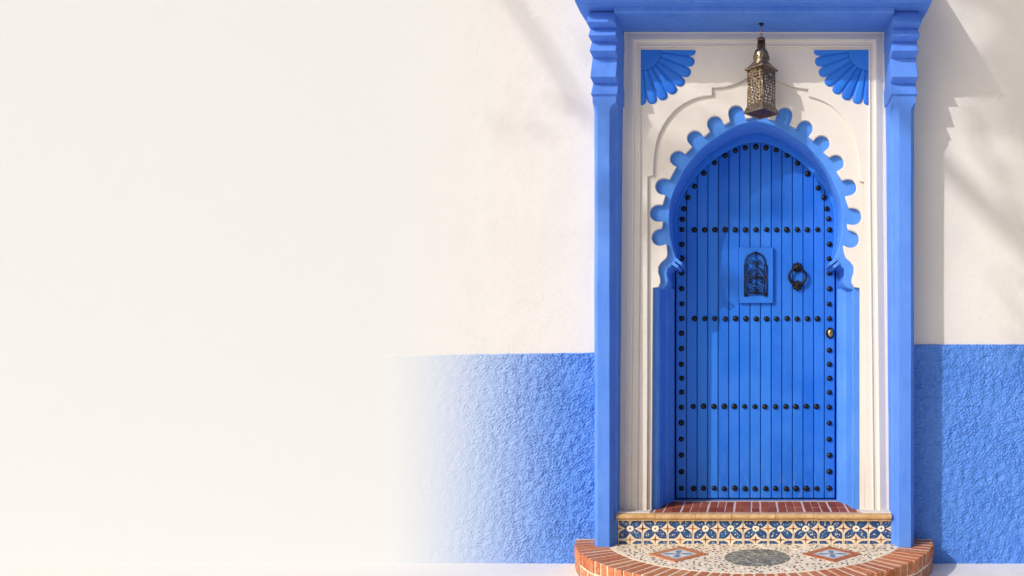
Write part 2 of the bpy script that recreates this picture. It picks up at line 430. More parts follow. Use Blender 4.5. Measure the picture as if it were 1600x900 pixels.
def dado(x0, x1, zl, zr, seed, fadef=None):
    dx = 0.0042; nx = int((x1 - x0) / dx); nz = int(max(zl, zr) / dx)
    A = field(nx + 1, nz + 1, dx, 0.017, 0.028, R(125), 0.75, seed)
    B = field(nx + 1, nz + 1, dx, 0.05, 0.09, None, 0, seed + 1)
    C = field(nx + 1, nz + 1, dx, 0.011, 0.018, R(125), 0.5, seed + 2)
    E = field(nx + 1, nz + 1, dx, 0.2, 0.4, None, 0, seed + 3)
    ridge = np.clip(1.15 - np.abs(A + 0.5 * B) * 1.25, -0.25, 1.0)
    h = 0.0062 * ridge * (0.85 + 0.15 * np.clip(E, -1.2, 1.2)) + 0.0015 * C + 0.0016 * B
    xs = np.linspace(x0, x1, nx + 1); X = np.tile(xs, (nz + 1, 1))
    T = np.linspace(0, 1, nz + 1)[:, None]
    top = zl + (zr - zl) * (xs - x0) / (x1 - x0) + 0.003 * np.array([mnoise.noise(Vector((x * 12, seed, 0))) for x in xs]) + 0.002 * np.array([mnoise.noise(Vector((x * 60, seed, 3))) for x in xs])
    Z = T * top[None, :]
    f = np.ones(nx + 1) if fadef is None else fadef(xs)
    Y = YW - (0.010 + h) * f[None, :] - 0.0015
    Y[-1, :] = YW + 0.001
    co = np.stack([X, Y, Z], 2).reshape(-1, 3)
    idx = np.arange((nx + 1) * (nz + 1)).reshape(nz + 1, nx + 1)
    q = np.stack([idx[:-1, :-1], idx[:-1, 1:], idx[1:, 1:], idx[1:, :-1]], 2).reshape(-1, 4)
    me = bpy.data.meshes.new('dado'); me.vertices.add(len(co)); me.vertices.foreach_set('co', co.ravel())
    me.loops.add(q.size); me.loops.foreach_set('vertex_index', q.ravel()); me.polygons.add(len(q))
    me.polygons.foreach_set('loop_start', np.arange(0, q.size, 4)); me.update(); me.validate()
    P0(obj_from('textured_dado', me, M_DADO, wall, True))
def sm(x, a, b):
    t = np.clip((x - a) / (b - a), 0, 1); return t * t * (3 - 2 * t)
dado(PX(600, YW), PX(936, YW), PZ(555, YW), PZ(551, YW), 11, lambda x: 0.05 + 0.95 * sm(x, PX(640, YW), PX(900, YW)))
dado(PX(1416, YW), PX(2100, YW), PZ(538, YW), PZ(538, YW), 31)

# ------------------------------------------------------------------ the blue portal
sur = thing('door_surround', 'blue and white carved Moorish door surround with pilasters, lobed arch and corner fans', 'doorway', (0, 0, ZTREAD))

# --- pilasters with stepped capitals
CAPS = [(-40, 34, 916, 960, 0.10), (40, 55, 919, 962, 0.072), (61, 79, 921, 962.5, 0.048), (86, 120, 922, 963, 0.028), (127, 147, 923, 965, 0.012)]
def pilaster(side):
    def sx(px): return px if side < 0 else 2 * 1178.5 - px - (2 if px < 945 else 0)
    bm = bmesh.new()
    def sec(z, yf, t, full=0.0, foot=0):
        # plan outline; full=1 gives the square-cornered stop above the chamfers; t=1 top, 0 foot
        o0 = -0.912; f0 = -0.884 - 0.026 * full; f1 = -0.817 + 0.033 * full; ix = -0.785 + 0.006 * t; ib = -0.790 + 0.028 * t
        yc = yf + 0.068 * (1 - full); yo = yf + 0.052 * (1 - full)
        pts = [(o0, YW + 0.02), (o0, yo), (f0, yf), (f1, yf), (f1 + 0.004, yf + 0.010 * (1 - full)), (ix - 0.012 * (1 - full), yc - 0.006 * (1 - full)), (ix, yc), (ib, 0.03), (ib, YW + 0.02)]
        return [((x if side < 0 else -x + 0.0035), y, z) for x, y in pts]
    ztop = PZ(152, -.17)
    n = 26; secs = []
    for i in range(n):
        t = i / (n - 1); z = ZLAND - 0.001 + (ztop - 0.085 - ZLAND) * t
        w = 0.0016
        secs.append([(x + w * mnoise.noise(Vector((x * 5, z * 4, side))), y + (w * mnoise.noise(Vector((x * 5 + 7, z * 4, side))) if y < 0 else 0), zz) for x, y, zz in sec(z, -0.17, t)])
    for k, f in enumerate((0.12, 0.35, 0.62, 0.86, 1.0)):
        secs.append(sec(ztop - 0.085 + (0.022, 0.036, 0.046, 0.052, 0.055)[k], -0.17, 1, f))
    secs.append(sec(ztop + 0.02, -0.17, 1, 1.0))
    loft(bm, secs)
    p = from_bm('pilaster', bm, M_BLUE, sur); P0(p)
    bv = p.modifiers.new('soft', 'BEVEL'); bv.width = 0.003; bv.segments = 2; bv.limit_method = 'ANGLE'; bv.angle_limit = R(25)
    # capital courses: each leans out over the one below and ends in a sloping lip
    for i, (ya, yb, xa, xb, pr) in enumerate(CAPS):
        YF = -0.17 - pr; bm = bmesh.new()
        x0, x1 = PX(xa, YF), PX(xb, YF)
        zt = PZ(ya, YF); zb = PZ(yb, YF); zl = PZ(CAPS[i + 1][0] if i < 4 else 153, -0.17 - (CAPS[i + 1][4] if i < 4 else 0)) - 0.0
        if i == 0: zt = EYE + 1.935
        else: zt += 0.012
        lean = 0.048; rin = 0.045
        def s(z, yf, ins):
            xo = x0 + ins * 0.5
            pts = [(xo, YW + 0.02), (xo, yf + 0.004), (xo + 0.004, yf), (x1 - 0.004, yf), (x1, yf + 0.004), (x1 + 0.012, 0.0), (x1 + 0.012, YW + 0.02)]
            return [((x if side < 0 else -x + 0.0035), y, z) for x, y in pts]
        se = [s(zl - 0.003, YF + 0.070, 0.020), s(zl, YF + 0.050, 0.014), s(zb, YF, 0)]
        se += [s(zt, YF + lean, 0.006)]
        loft(bm, se)
        c = from_bm('capital_course', bm, M_BLUE, p)
        bv = c.modifiers.new('soft', 'BEVEL'); bv.width = 0.0012; bv.segments = 2; bv.limit_method = 'ANGLE'; bv.angle_limit = R(30)
        c.matrix_parent_inverse = (sur.matrix_basis).inverted() @ Matrix.Identity(4)
        c.matrix_parent_inverse = (p.matrix_parent_inverse).inverted() @ sur.matrix_basis.inverted()
pilaster(-1); pilaster(1)

# --- lintel, cornice and tiled hood
ZSOF = PZ(52, 0)
def xprism(name, prof, x0, x1, mat, parent, bev=0.003, step=0.08, wob=0.0012):
    bm = bmesh.new(); n = max(2, int((x1 - x0) / step)); secs = []
    for i in range(n + 1):
        x = x0 + (x1 - x0) * i / n
        secs.append([(x, y + wob * mnoise.noise(Vector((x * 4, y * 9, 1))), z + wob * mnoise.noise(Vector((x * 4, z * 9, 5)))) for y, z in prof])
    loft(bm, secs)
    o = P0(from_bm(name, bm, mat, parent))
    if bev:
        m = o.modifiers.new('soft', 'BEVEL'); m.width = bev; m.segments = 2; m.limit_method = 'ANGLE'; m.angle_limit = R(25)
    return o
xprism('lintel', [(0.06, ZSOF), (-0.268, ZSOF - 0.001), (-0.272, ZSOF + 0.004), (-0.272, ZSOF + 0.06), (0.06, ZSOF + 0.06)], -0.7715, 0.775, M_BLUE, sur)
ZC = EYE + 1.940
xprism('cornice', [(0.049, ZC + 0.021), (-0.20, ZC - 0.0), (-0.325, ZC), (-0.345, ZC + 0.008), (-0.352, ZC + 0.03), (-0.385, ZC + 0.04), (-0.40, ZC + 0.07), (0.049, ZC + 0.08)], -0.975, 0.970, M_BLUE, sur, 0.004)
zev = EYE + 1.93; Ye = -0.43
xprism('roof_slope', [(-0.385, zev + 0.082), (-0.385, zev + 0.10), (0.049, zev + 0.50), (0.049, zev + 0.082)], -0.955, 0.955, M_BLUE, sur, 0)
def tile_mesh():
    bm = bmesh.new(); L = 0.36; secs = []
    for t in (0, 0.5, 1):
        a = 0.046 - 0.006 * t; ring = []
        for k in range(9):
            q = math.pi * k / 8; ring.append((a * math.cos(q), L * t, a * 1.05 * math.sin(q)))
        for k in range(8, -1, -1):
            q = math.pi * k / 8; ring.append(((a - 0.011) * math.cos(q), L * t, (a - 0.011) * 1.05 * math.sin(q)))
        secs.append(ring)
    loft(bm, secs); bmesh.ops.recalc_face_normals(bm, faces=bm.faces)
    me = bpy.data.meshes.new('roof_tile'); bm.to_mesh(me); bm.free(); me.materials.append(M_BLUE); return me
tm = tile_mesh(); pitch = 0.0955
for row in range(2):
    for k in range(20):
        x = -0.91 + k * pitch
        y = Ye + row * 0.225; z = zev + 0.030 + row * 0.215 + rnd.uniform(-0.002, 0.004)
        o = obj_from('roof_tile', tm, None, sur); o.location = (x + rnd.uniform(-0.003, 0.003), y - 0.0, z); o.rotation_euler = (R(43), 0, R(rnd.uniform(-1.2, 1.2))); P0(o)
        o.scale = (1, 1, 1)

# --- white stucco panel: sloping border, bead, field, ogee step, inner panel
def sweep_frame(name, prof, path, mat, parent):
    """prof: (outward, Y) along an open path of (X,Z) corners, outward = left of travel"""
    bm = bmesh.new(); path = [Vector(p) for p in path]; secs = []
    n = len(path)
    for i, p in enumerate(path):
        def nrm(a, b): d = (b - a).normalized(); return Vector((-d.y, d.x))
        if i == 0: m = nrm(path[0], path[1]); k = 1
        elif i == n - 1: m = nrm(path[-2], path[-1]); k = 1
        else:
            a = nrm(path[i - 1], p); b = nrm(p, path[i + 1]); m = (a + b).normalized(); k = 1 / max(0.3, m.dot(a))
        secs.append([(p.x + m.x * d * k, y, p.y + m.y * d * k) for d, y in prof])
    for a, b in zip(secs, secs[1:]):
        A = [bm.verts.new(q) for q in a]; B = [bm.verts.new(q) for q in b]
        for k in range(len(A) - 1): bm.faces.new((A[k], A[k + 1], B[k + 1], B[k]))
    bmesh.ops.remove_doubles(bm, verts=bm.verts, dist=1e-5)
    return P0(from_bm(name, bm, mat, parent))
fpath = [PP(996, 800), PP(1001, 300), PP(1001.5, 76), PP(1357, 76), PP(1357.5, 300), PP(1363, 800)]
fpath = [(x, max(z, ZTREAD)) for x, z in fpath]
fr = sweep_frame('border_moulding', [(-0.004, -0.004), (-0.003, -0.027), (0.001, -0.030), (0.006, -0.029), (0.010, -0.022), (0.029, -0.021), (0.033, -0.024), (0.036, -0.033), (0.041, -0.034), (0.115, -0.004), (0.115, 0.04)],
     fpath, M_PANEL, sur)
FT, FI = -0.018, 0.0
ogL = [(1011, 800), (1012, 600), (1012, 276), (1021, 274)]
ogC = smooth_pts([(1021, 274), (1022, 248), (1027, 218), (1036, 197), (1047, 181), (1061, 167), (1080, 156), (1098, 150.5), (1113, 149)], 4)
ogD = smooth_pts([(1113, 137), (1130, 136), (1148, 131), (1165, 123), (1178, 114), (1187, 104)], 4)
ogR = smooth_pts([(1187, 104), (1197, 114), (1217, 127), (1240, 136), (1263, 139)], 4)
ogS = smooth_pts([(1263, 150), (1282, 156), (1300, 166), (1318, 185), (1331, 208), (1340, 240), (1343, 283)], 4)
ogee = ogL + ogC + ogD + ogR + ogS + [(1350, 284), (1350, 600), (1351, 800)]
ogm = [PP(x, y, FT) for x, y in ogee]; zb = ZTREAD - 0.002
ogm[0] = (ogm[0][0], zb); ogm[-1] = (ogm[-1][0], zb)
fld = [(PX(1398), zb), (PX(1398), PZ(45)), (PX(960), PZ(45)), (PX(960), zb)]
plate('field_panel', [ogm + fld], FT, 0.017, 0.004, M_PANEL, sur); P0(bpy.context.scene.objects[-1])

CX, CY = 1181, 325
lobes = [(197, 169.6, 13.2), (183, 166, 13.2), (166.8, 161, 13), (147.5, 156.6, 12.6), (131, 157, 12.4), (115.8, 159, 12.4), (101.6, 164, 12.4), (87.2, 165, 12.4), (72.8, 165, 12.4), (58.4, 159, 12.4), (44.5, 157, 12.4), (29.5, 156.5, 12.6), (12.6, 161, 13), (-4.9, 166, 13.2), (-18.2, 169.5, 13.2)]
def rootr(a):
    a = a if a > 87 else 174 - a
    xs = [87, 105, 130, 155, 173, 191, 206]; ys = [141, 140, 137, 139, 142.5, 147, 153]
    return float(np.interp(a, xs, ys))
ear = [(1020, 449.5), (1029, 448.5), (1032, 441), (1031.5, 434), (1028.6, 425), (1029, 416), (1034, 409), (1041, 403), (1043, 397)]
gear = list(ear)
for i, (a, rt, hw) in enumerate(lobes):
    ar = R(a); ux, uy = math.cos(ar), math.sin(ar); px_, py_ = -uy, ux     # along and across the lobe
    rb = rootr(a); cc = rt - hw
    def at(al, ac): return (CX + ux * al + px_ * ac, CY - (uy * al + py_ * ac))
    gear.append(at(rb + 0.5, hw - 0.5)); gear.append(at(rb + (cc - rb) * .4, hw - 0.2))
    for k in range(0, 13):
        q = math.pi / 2 - math.pi * k / 12
        gear.append(at(cc + hw * math.cos(q), hw * math.sin(q)))
    gear.append(at(rb + (cc - rb) * .4, -hw + 0.2)); gear.append(at(rb + 0.5, -hw + 0.5))
gear += [(2 * 1181.6 - x, y) for x, y in reversed(ear)]
gm = [PP(x, y, FI) for x, y in gear]
gm = wobble(gm, 0.0012, 14)
gm = [(PX(1018), zb)] + gm + [(PX(1343), zb)]
inn = [(PX(1372), zb), (PX(1372), PZ(78)), (PX(990), PZ(78)), (PX(990), zb)]
P0(plate('inner_panel', [gm + inn], FI, 0.030, 0.003, M_PANEL, sur))

YG = 0.030; YB = 0.300
hl = [(1057, 403), (1052, 390), (1048, 372), (1046, 350), (1046, 334), (1048, 315), (1053, 299), (1060, 283), (1070, 265), (1081, 250), (1097, 232), (1117, 217), (1140, 202.5), (1160, 194), (1181, 190.5)]
hs = smooth_pts(hl + mir(hl)[1:], 5)
foot = [(1028, 452), (1036, 451), (1042, 446), (1044.5, 438), (1042, 428), (1043, 420), (1049, 415), (1055, 409)]
opn = foot + hs + mir(foot)
op = [PP(x, y, YG) for x, y in opn]
XJ = PX(1028, YG)
op = [(XJ, zb)] + op + [(PX(2362 - 1028, YG), zb)]
outer = [(PX(1385, YG), zb), (PX(1385, YG), PZ(120, YG)), (PX(975, YG), PZ(120, YG)), (PX(975, YG), zb)]
P0(plate('lobed_arch', [op + outer], YG + 0.0005, YB - YG, 0.005, M_ARCH, sur))

# cuffs where the arch springs
for s in (-1, 1):
    for k, (a, w, pr) in enumerate(((0.0, 5.0, 0.020), (7.0, 5.0, 0.016))):
        d = Vector((-0.62, 0.78)); e = Vector((0.78, 0.62))
        c0 = Vector((1058.5, 404.5)) + d * a
        q = [c0 - e * 2.5, c0 + e * (10.5 - k * 1.5), c0 + e * (10.5 - k * 1.5) + d * w, c0 - e * 2.5 + d * w]
        lp = [PP(v.x if s < 0 else 2362 - v.x, v.y, YG) for v in q]
        P0(plate('impost_band', [lp], YG - pr * 0.5, 0.25, 0.003, M_ARCH, sur))

# jambs under the arch
for s in (-1, 1):
    bm = bmesh.new(); zt = PZ(451, YG) + 0.02
    pl = [(PX(1027.5, YG), YG + 0.006), (PX(1030, YG), YG + 0.010), (PX(1039, .19), 0.185), (PX(1041, .20), 0.20), (PX(1044, .21), 0.205), (PX(1053.5, .29), 0.275), (PX(1053.5, .29), 0.32), (PX(1027.5, YG) - 0.06, 0.32), (PX(1027.5, YG) - 0.06, 0.06)]
    pl = [(x if s < 0 else 2 * PX(1181) - x, y) for x, y in pl]
    secs = []
    for i in range(16):
        z = zb + (zt - zb) * i / 15
        secs.append([(x + 0.0015 * mnoise.noise(Vector((x * 3, z * 5, 2))), y, z) for x, y in pl])
    loft(bm, secs); P0(from_bm('jamb', bm, M_ARCH, sur))

# inner ring against the door
ri = [(1063, 404), (1059, 380), (1058, 350), (1059, 330), (1063, 314), (1069, 301), (1079, 286), (1090, 272), (1110, 253), (1130, 239), (1156, 226), (1181, 221.5)]
YR = 0.268
ril = [PP(x, y, YR) for x, y in smooth_pts(ri + mir(ri)[1:], 4)]
rio = [(PX(1340, YR), ril[-1][1]), (PX(1340, YR), PZ(180, YR)), (PX(1020, YR), PZ(180, YR)), (PX(1020, YR), ril[0][1])]
P0(plate('arch_trim', [ril + rio], YR, 0.033, 0.004, M_DOOR, sur))
ri2 = [(x + (1181 - x) * -0.035, y - 4.5) for x, y in ri]
ril2 = [PP(x, y, YR) for x, y in smooth_pts(ri2 + mir(ri2)[1:], 4)]
rio2 = [(PX(1338, YR), ril2[-1][1]), (PX(1338, YR), PZ(181, YR)), (PX(1022, YR), PZ(181, YR)), (PX(1022, YR), ril2[0][1])]
P0(plate('arch_trim', [ril2 + rio2], YR - 0.012, 0.02, 0.003, M_DOOR, sur))

# --- corner fans
def fan(side):
    cx, cy = (1001.5, 79) if side < 0 else (1357, 79)
    c = bpy.data.objects.new('corner_fan', None); link(c, sur); c.empty_display_size = 0.05; 
    e0 = PP(cx, cy, FT); c.location = (e0[0], FT, e0[1] - ZTREAD)
    def put(o): return o
    r0, r1 = 0.121, 0.318
    bm = bmesh.new()
    ring = [(0.0, 0.0)] + [(r0 * math.cos(R(90 * k / 12)), -r0 * math.sin(R(90 * k / 12))) for k in range(13)]
    f = [bm.verts.new(((x if side < 0 else -x), -0.010, z)) for x, z in ring]; bk = [bm.verts.new(((x if side < 0 else -x), 0.001, z)) for x, z in ring]
    bm.faces.new(f); n = len(f)
    for k in range(n): bm.faces.new((f[k], f[(k + 1) % n], bk[(k + 1) % n], bk[k]))
    put(from_bm('hub', bm, M_DOOR, c))
    U = 90 / 7.0
    bm = bmesh.new(); ring = [(0, 0)] + [(0.285 * math.cos(R(90 * k / 16)), -0.285 * math.sin(R(90 * k / 16))) for k in range(17)]
    f = [bm.verts.new(((x if side < 0 else -x), -0.0015, z)) for x, z in ring]; bk = [bm.verts.new(((x if side < 0 else -x), 0.0015, z)) for x, z in ring]
    bm.faces.new(f); n = len(f)
    for k in range(n): bm.faces.new((f[k], f[(k + 1) % n], bk[(k + 1) % n], bk[k]))
    put(from_bm('fan_ground', bm, M_DOOR, c))
    edges = [0, U * 0.5] + [U * (0.5 + k) for k in range(1, 7)] + [90]
    for k in range(8):
        a0, a1 = edges[k] + 0.35, edges[k + 1] - 0.35
        half = k in (0, 7); bm = bmesh.new(); NR, NA = 10, 7
        V = []
        am = (a0 + a1) / 2; hw = R(a1 - a0) / 2
        if k == 0: am_c, span = a0, R(a1 - a0)
        elif k == 7: am_c, span = a1, R(a1 - a0)
        for i in range(NR + 1):
            row = []
            for j in range(NA + 1):
                v = j / NA
                a = R(a0) + R(a1 - a0) * v
                if k == 0: w = v
                elif k == 7: w = 1 - v
                else: w = abs(2 * v - 1)
                rend = r1 - 0.031 * (1 - math.sqrt(max(0, 1 - w ** 2 * 0.98)))
                r = r0 + 0.003 + (rend - r0) * (1 - (1 - i / NR) ** 1.5)
                hgt = 0.0075 * (1 - w ** 4) ** 0.5 * (1 if i < NR else 0) * min(1, (NR - i) / 1.5) ** 0.5 + 0.001
                if i == NR or (j in (0, NA) and not (half and w < 0.01)): hgt = -0.002
                row.append(bm.verts.new(((r * math.cos(a)) * (1 if side < 0 else -1), -hgt - 0.002, -r * math.sin(a))))
            V.append(row)
        for i in range(NR):
            for j in range(NA): bm.faces.new((V[i][j], V[i + 1][j], V[i + 1][j + 1], V[i][j + 1]))
        put(from_bm('petal', bm, M_DOOR, c, True))
fan(-1); fan(1)

# white plaster and blue paint carried forward over the step ends, at the feet of panel and jambs
for s in (-1, 1):
    def sxx(x): return x if s < 0 else 2362 - x
    bm = bmesh.new()
    xa, xb = sorted((PX(sxx(968)), PX(sxx(1019)))); box(bm, xa, xb, -0.098, 0.02, ZTREAD + 0.0005, ZTREAD + 0.006, 0.002)
    P0(from_bm('plaster_foot', bm, M_PANEL, sur))

# ------------------------------------------------------------------ the door
YD = 0.302
door = thing('plank_door', 'arched blue plank door studded with black iron nails, closed', 'door', (PX(1180, YD), YD, PZ(779, YD)))
DX0, DX1 = PX(1056, YD), PX(1305, YD); DZ0 = PZ(778.5, YD)
NP = 15; pw = (DX1 - DX0) / NP
bm = bmesh.new(); box(bm, -pw / 2 + 0.0017, pw / 2 - 0.0017, 0, 0.04, 0, PZ(205, YD) - DZ0, 0.0042, 1)
bmesh.ops.recalc_face_normals(bm, faces=bm.faces)
pm = bpy.data.meshes.new('plank'); bm.to_mesh(pm); bm.free(); pm.materials.append(M_DOOR)
for k in range(NP):
    o = obj_from('plank', pm, None, door); o.location = (DX0 + (k + 0.5) * pw, YD + rnd.uniform(-0.0012, 0.0012), DZ0); o.rotation_euler[2] = R(rnd.uniform(-0.5, 0.5)); P0(o)
bm = bmesh.new(); box(bm, DX0 - 0.1, DX1 + 0.1, YD + 0.028, YD + 0.06, ZTREAD - 0.01, PZ(180, YD)); P0(from_bm('backing', bm, M_DARK, door))
bm = bmesh.new(); box(bm, DX0 - 0.005, DX1 + 0.005, YD + 0.006, YD + 0.03, ZTREAD + 0.001, DZ0 - 0.009); P0(from_bm('bottom_rail', bm, M_DOOR, door))
studs = [(1085, 291), (1100, 270.5), (1116.7, 254.5), (1132.8, 242.5), (1149, 235.7), (1165, 231), (1180.5, 230), (1197, 231), (1212.7, 234.7), (1229.7, 242.7), (1246, 254.8), (1262, 271.5), (1278, 294), (1287, 309), (1291.5, 326), (1295, 342), (1075, 309), (1068.5, 326), (1066.5, 343)]
for y in (359, 382, 404, 427, 451, 475, 498, 521, 545, 569, 591, 613, 636, 661, 686, 711, 737, 763):
    studs.append((1065.5 - (y - 400) / 400, y))
    if y != 521: studs.append((1296, y + (2 if y == 545 else 0)))
for y, sh in ((359, 0), (498, 0), (635, -0.5), (763, 0)):
    for k in range(13): studs.append((1085 + k * 16.05 + sh - (1.5 if y > 600 else 0), y))
bm = bmesh.new(); lathe(bm, [(0.0175, 0.0), (0.0175, 0.003), (0.0165, 0.008), (0.0125, 0.0135), (0.0065, 0.0165), (0.001, 0.0175)], 12, 'Y')
bmesh.ops.recalc_face_normals(bm, faces=bm.faces)
sm_ = bpy.data.meshes.new('stud'); bm.to_mesh(sm_); bm.free(); sm_.materials.append(M_STUD)
for p in sm_.polygons: p.use_smooth = True
for x, y in studs:
    o = obj_from('stud', sm_, None, door); X, Z = PP(x, y, YD)
    o.location = (X + rnd.uniform(-.0015, .0015), YD + 0.001, Z + rnd.uniform(-.0015, .0015)); k = rnd.uniform(0.92, 1.07); o.scale = (k, 1, k); o.rotation_euler = (R(rnd.uniform(-6, 6)), rnd.uniform(0, 6), R(rnd.uniform(-6, 6))); P0(o)

for s in (-1, 1):
    bm = bmesh.new(); xa, xb = (PX(1030, YD), DX0 - 0.008) if s < 0 else (DX1 + 0.008, PX(1332, YD)); box(bm, xa, xb, YD + 0.001, YD + 0.034, ZTREAD, PZ(380, YD), 0.002)
    P0(from_bm('frame_post', bm, M_DOOR, door))

# little grilled hatch
YH = 0.280
def HP(x, y, Y=YH): q = PP(x, y, Y); return Vector((q[0], Y, q[1]))
harch = smooth_pts([(1163.5, 413), (1164.5, 405), (1168.5, 399), (1174, 396), (1181, 393)], 4)
hole = [(1163.5, 463)] + harch + [(2 * 1181 - x, y) for x, y in reversed(harch)][1:] + [(1198.5, 463)]
hatch = P0(plate('hatch', [[PP(*q, YH) for q in ((1155, 386.5), (1208, 386.5), (1208, 473.5), (1155, 473.5))], [PP(*q, YH) for q in hole]], YH, 0.022, 0.0025, M_DOOR, door))
def sub(o, par, top): o.parent = par; o.matrix_parent_inverse = (top.matrix_basis @ par.matrix_parent_inverse @ par.matrix_basis).inverted(); return o
bm = bmesh.new(); box(bm, PX(1160, YH), PX(1202, YH), YH + 0.007, YH + 0.02, PZ(467, YH), PZ(390, YH)); sub(from_bm('hatch_back', bm, M_DOOR, None), hatch, door)
def spiral(cx, cy, r, a0, turns, sgn, n=22):
    return [(cx + (r * (1 - 0.75 * k / n)) * math.cos(a0 + sgn * turns * 2 * math.pi * k / n), cy + (r * (1 - 0.75 * k / n)) * math.sin(a0 + sgn * turns * 2 * math.pi * k / n)) for k in range(n + 1)]
gr = bmesh.new(); YI = YH - 0.004
def bar(pts, r): tube_into(gr, [HP(x, y, YI) for x, y in pts], r * 1.35, 6)
for x in (1163.3, 1167.6, 1194.2, 1198.5): bar([(x, 414 if x in (1163.3, 1198.5) else 416), (x, 463)], 0.0026)
bar(harch_ := [(1167.2, 416)] + smooth_pts([(1166.5, 412), (1168, 404), (1172.5, 399), (1177, 396.5), (1181, 393.5)], 3), 0.003)
bar([(2362 - x, y) for x, y in harch_], 0.003)
for s in (0, 1):
    f = (lambda q: q) if s == 0 else (lambda q: [(2362 - x, y) for x, y in q])
    bar(f([(1163.3, 415.5), (1165.5, 413), (1167.5, 412)]), 0.0026)
    bar(f(smooth_pts([(1180.8, 413), (1178, 417), (1171.5, 421), (1169.2, 426), (1170, 431), (1174, 432.5)], 4)[:-1] + spiral(1175, 426, 6.2, 1.3, 1.3, -1)), 0.0021)
    bar(f([(1181, 414)] + spiral(1175.5, 410.5, 4.5, 0.6, 1.3, -1)[::1]), 0.0020)
    bar(f(smooth_pts([(1181, 436), (1177, 434.5), (1172, 434.5), (1169.5, 438), (1171, 442), (1175, 442)], 4) ), 0.0021)
    bar(f(smooth_pts([(1181, 440), (1178.5, 444), (1172, 447), (1169, 451.5), (1171, 456), (1175, 457)], 4)[:-1] + spiral(1176, 452, 4.8, 1.7, 1.2, -1)), 0.0021)
    bar(f(spiral(1172.5, 439, 3.4, 3.6, 1.1, 1)), 0.0019)
bar([(1181, 394), (1181, 459)], 0.0026)
bar([(1163.3, 433.7), (1198.5, 433.7)], 0.0022); bar([(1163.3, 458.8), (1198.5, 458.8)], 0.0026); bar([(1163.3, 462), (1167.5, 462)], 0.0035); bar([(1194.3, 462), (1198.5, 462)], 0.0035)
for x, y in ((1181, 433.7), (1181, 457), (1177.5, 457.5), (1184.5, 457.5)): lathe(gr, [(0.001, -0.004), (0.0065, -0.002), (0.0055, 0.004), (0.001, 0.006)], 8, 'Y', HP(x, y, YI))
sub(from_bm('grille', gr, M_IRON, None, True), hatch, door)

# ring knocker
kx, ky = 1246, 432
kn = bpy.data.objects.new('knocker', None); link(kn, door); kn.location = (PX(kx, YD - .02), YD, PZ(ky, YD - .02)); P0(kn)
u = 1 / 266 / rr(YD - .02)
bm = bmesh.new()
tube_into(bm, [(13.0 * u * math.sin(R(a)), -0.024, 13.2 * u * math.cos(R(a))) for a in range(0, 360, 10)], [0.0068 + 0.0028 * (0.5 - 0.5 * math.cos(R(a))) for a in range(0, 360, 10)], 8, closed=True)
k1 = from_bm('ring', bm, M_IRON, kn, True)
def rosette(name, dz, s, dy):
    bm = bmesh.new(); jag = lambda a: 1 + 0.13 * math.cos(8 * a)
    lathe(bm, [(0.029 * s, dy), (0.031 * s, dy + 0.004), (0.026 * s, dy + 0.009)], 32, 'Y', (0, 0, dz), jag)
    for r, h in ((0.019, 0.014), (0.010, 0.020)):
        for k in range(8):
            a = R(45 * k + (22 if r < 0.015 else 0)); bmesh.ops.create_icosphere(bm, subdivisions=1, radius=0.0068 * s, matrix=Matrix.Translation((r * s * math.cos(a), -dy - h * .75, dz + r * s * math.sin(a))))
    lathe(bm, [(0.02 * s, dy + 0.008), (0.016 * s, dy + 0.017), (0.006 * s, dy + 0.024), (0.001, dy + 0.025)], 12, 'Y', (0, 0, dz))
    from_bm(name, bm, M_IRON, kn, False)
rosette('rosette', 14.5 * u, 1.0, 0.004); rosette('striker', -14.0 * u, 1.0, 0.012)
bm = bmesh.new(); lathe(bm, [(0.012, 0.0), (0.012, 0.016)], 12, 'Y', (0, 0, -14 * u)); lathe(bm, [(0.014, 0.0), (0.014, 0.012)], 12, 'Y', (0, 0, 14.5 * u)); from_bm('stem', bm, M_IRON, kn)

# brass lock
lk = bpy.data.objects.new('lock', None); link(lk, door); lk.location = (PX(1296.8, YD), YD, PZ(520.5, YD)); P0(lk)
bm = bmesh.new(); lathe(bm, [(0.026, -0.002), (0.026, 0.006), (0.021, 0.010)], 20, 'Y'); 
for v in bm.verts: v.co.z *= 1.35
from_bm('escutcheon', bm, M_STUD, lk)
bm = bmesh.new(); lathe(bm, [(0.018, 0.004), (0.018, 0.012), (0.012, 0.017), (0.001, 0.018)], 20, 'Y')
for v in bm.verts: v.co.z *= 1.4; v.co.x += 0.003
from_bm('brass_plate', bm, M_BRASS, lk, True)
bm = bmesh.new(); box(bm, 0.0015, 0.0045, -0.0195, -0.016, -0.009, 0.007); from_bm('keyhole', bm, M_DARK, lk)

# ------------------------------------------------------------------ the doorstep
step = thing('doorstep', 'doorstep of dark red bricks above a riser of blue and cream patterned tiles', 'step', (0, YRIS, ZLAND))
bm = bmesh.new(); box(bm, PX(966, -.07), PX(1391, -.07), -0.075, 0.37, ZLAND - 0.01, ZTREAD - 0.0022); P0(from_bm('step_core', bm, M_JOINT, step))
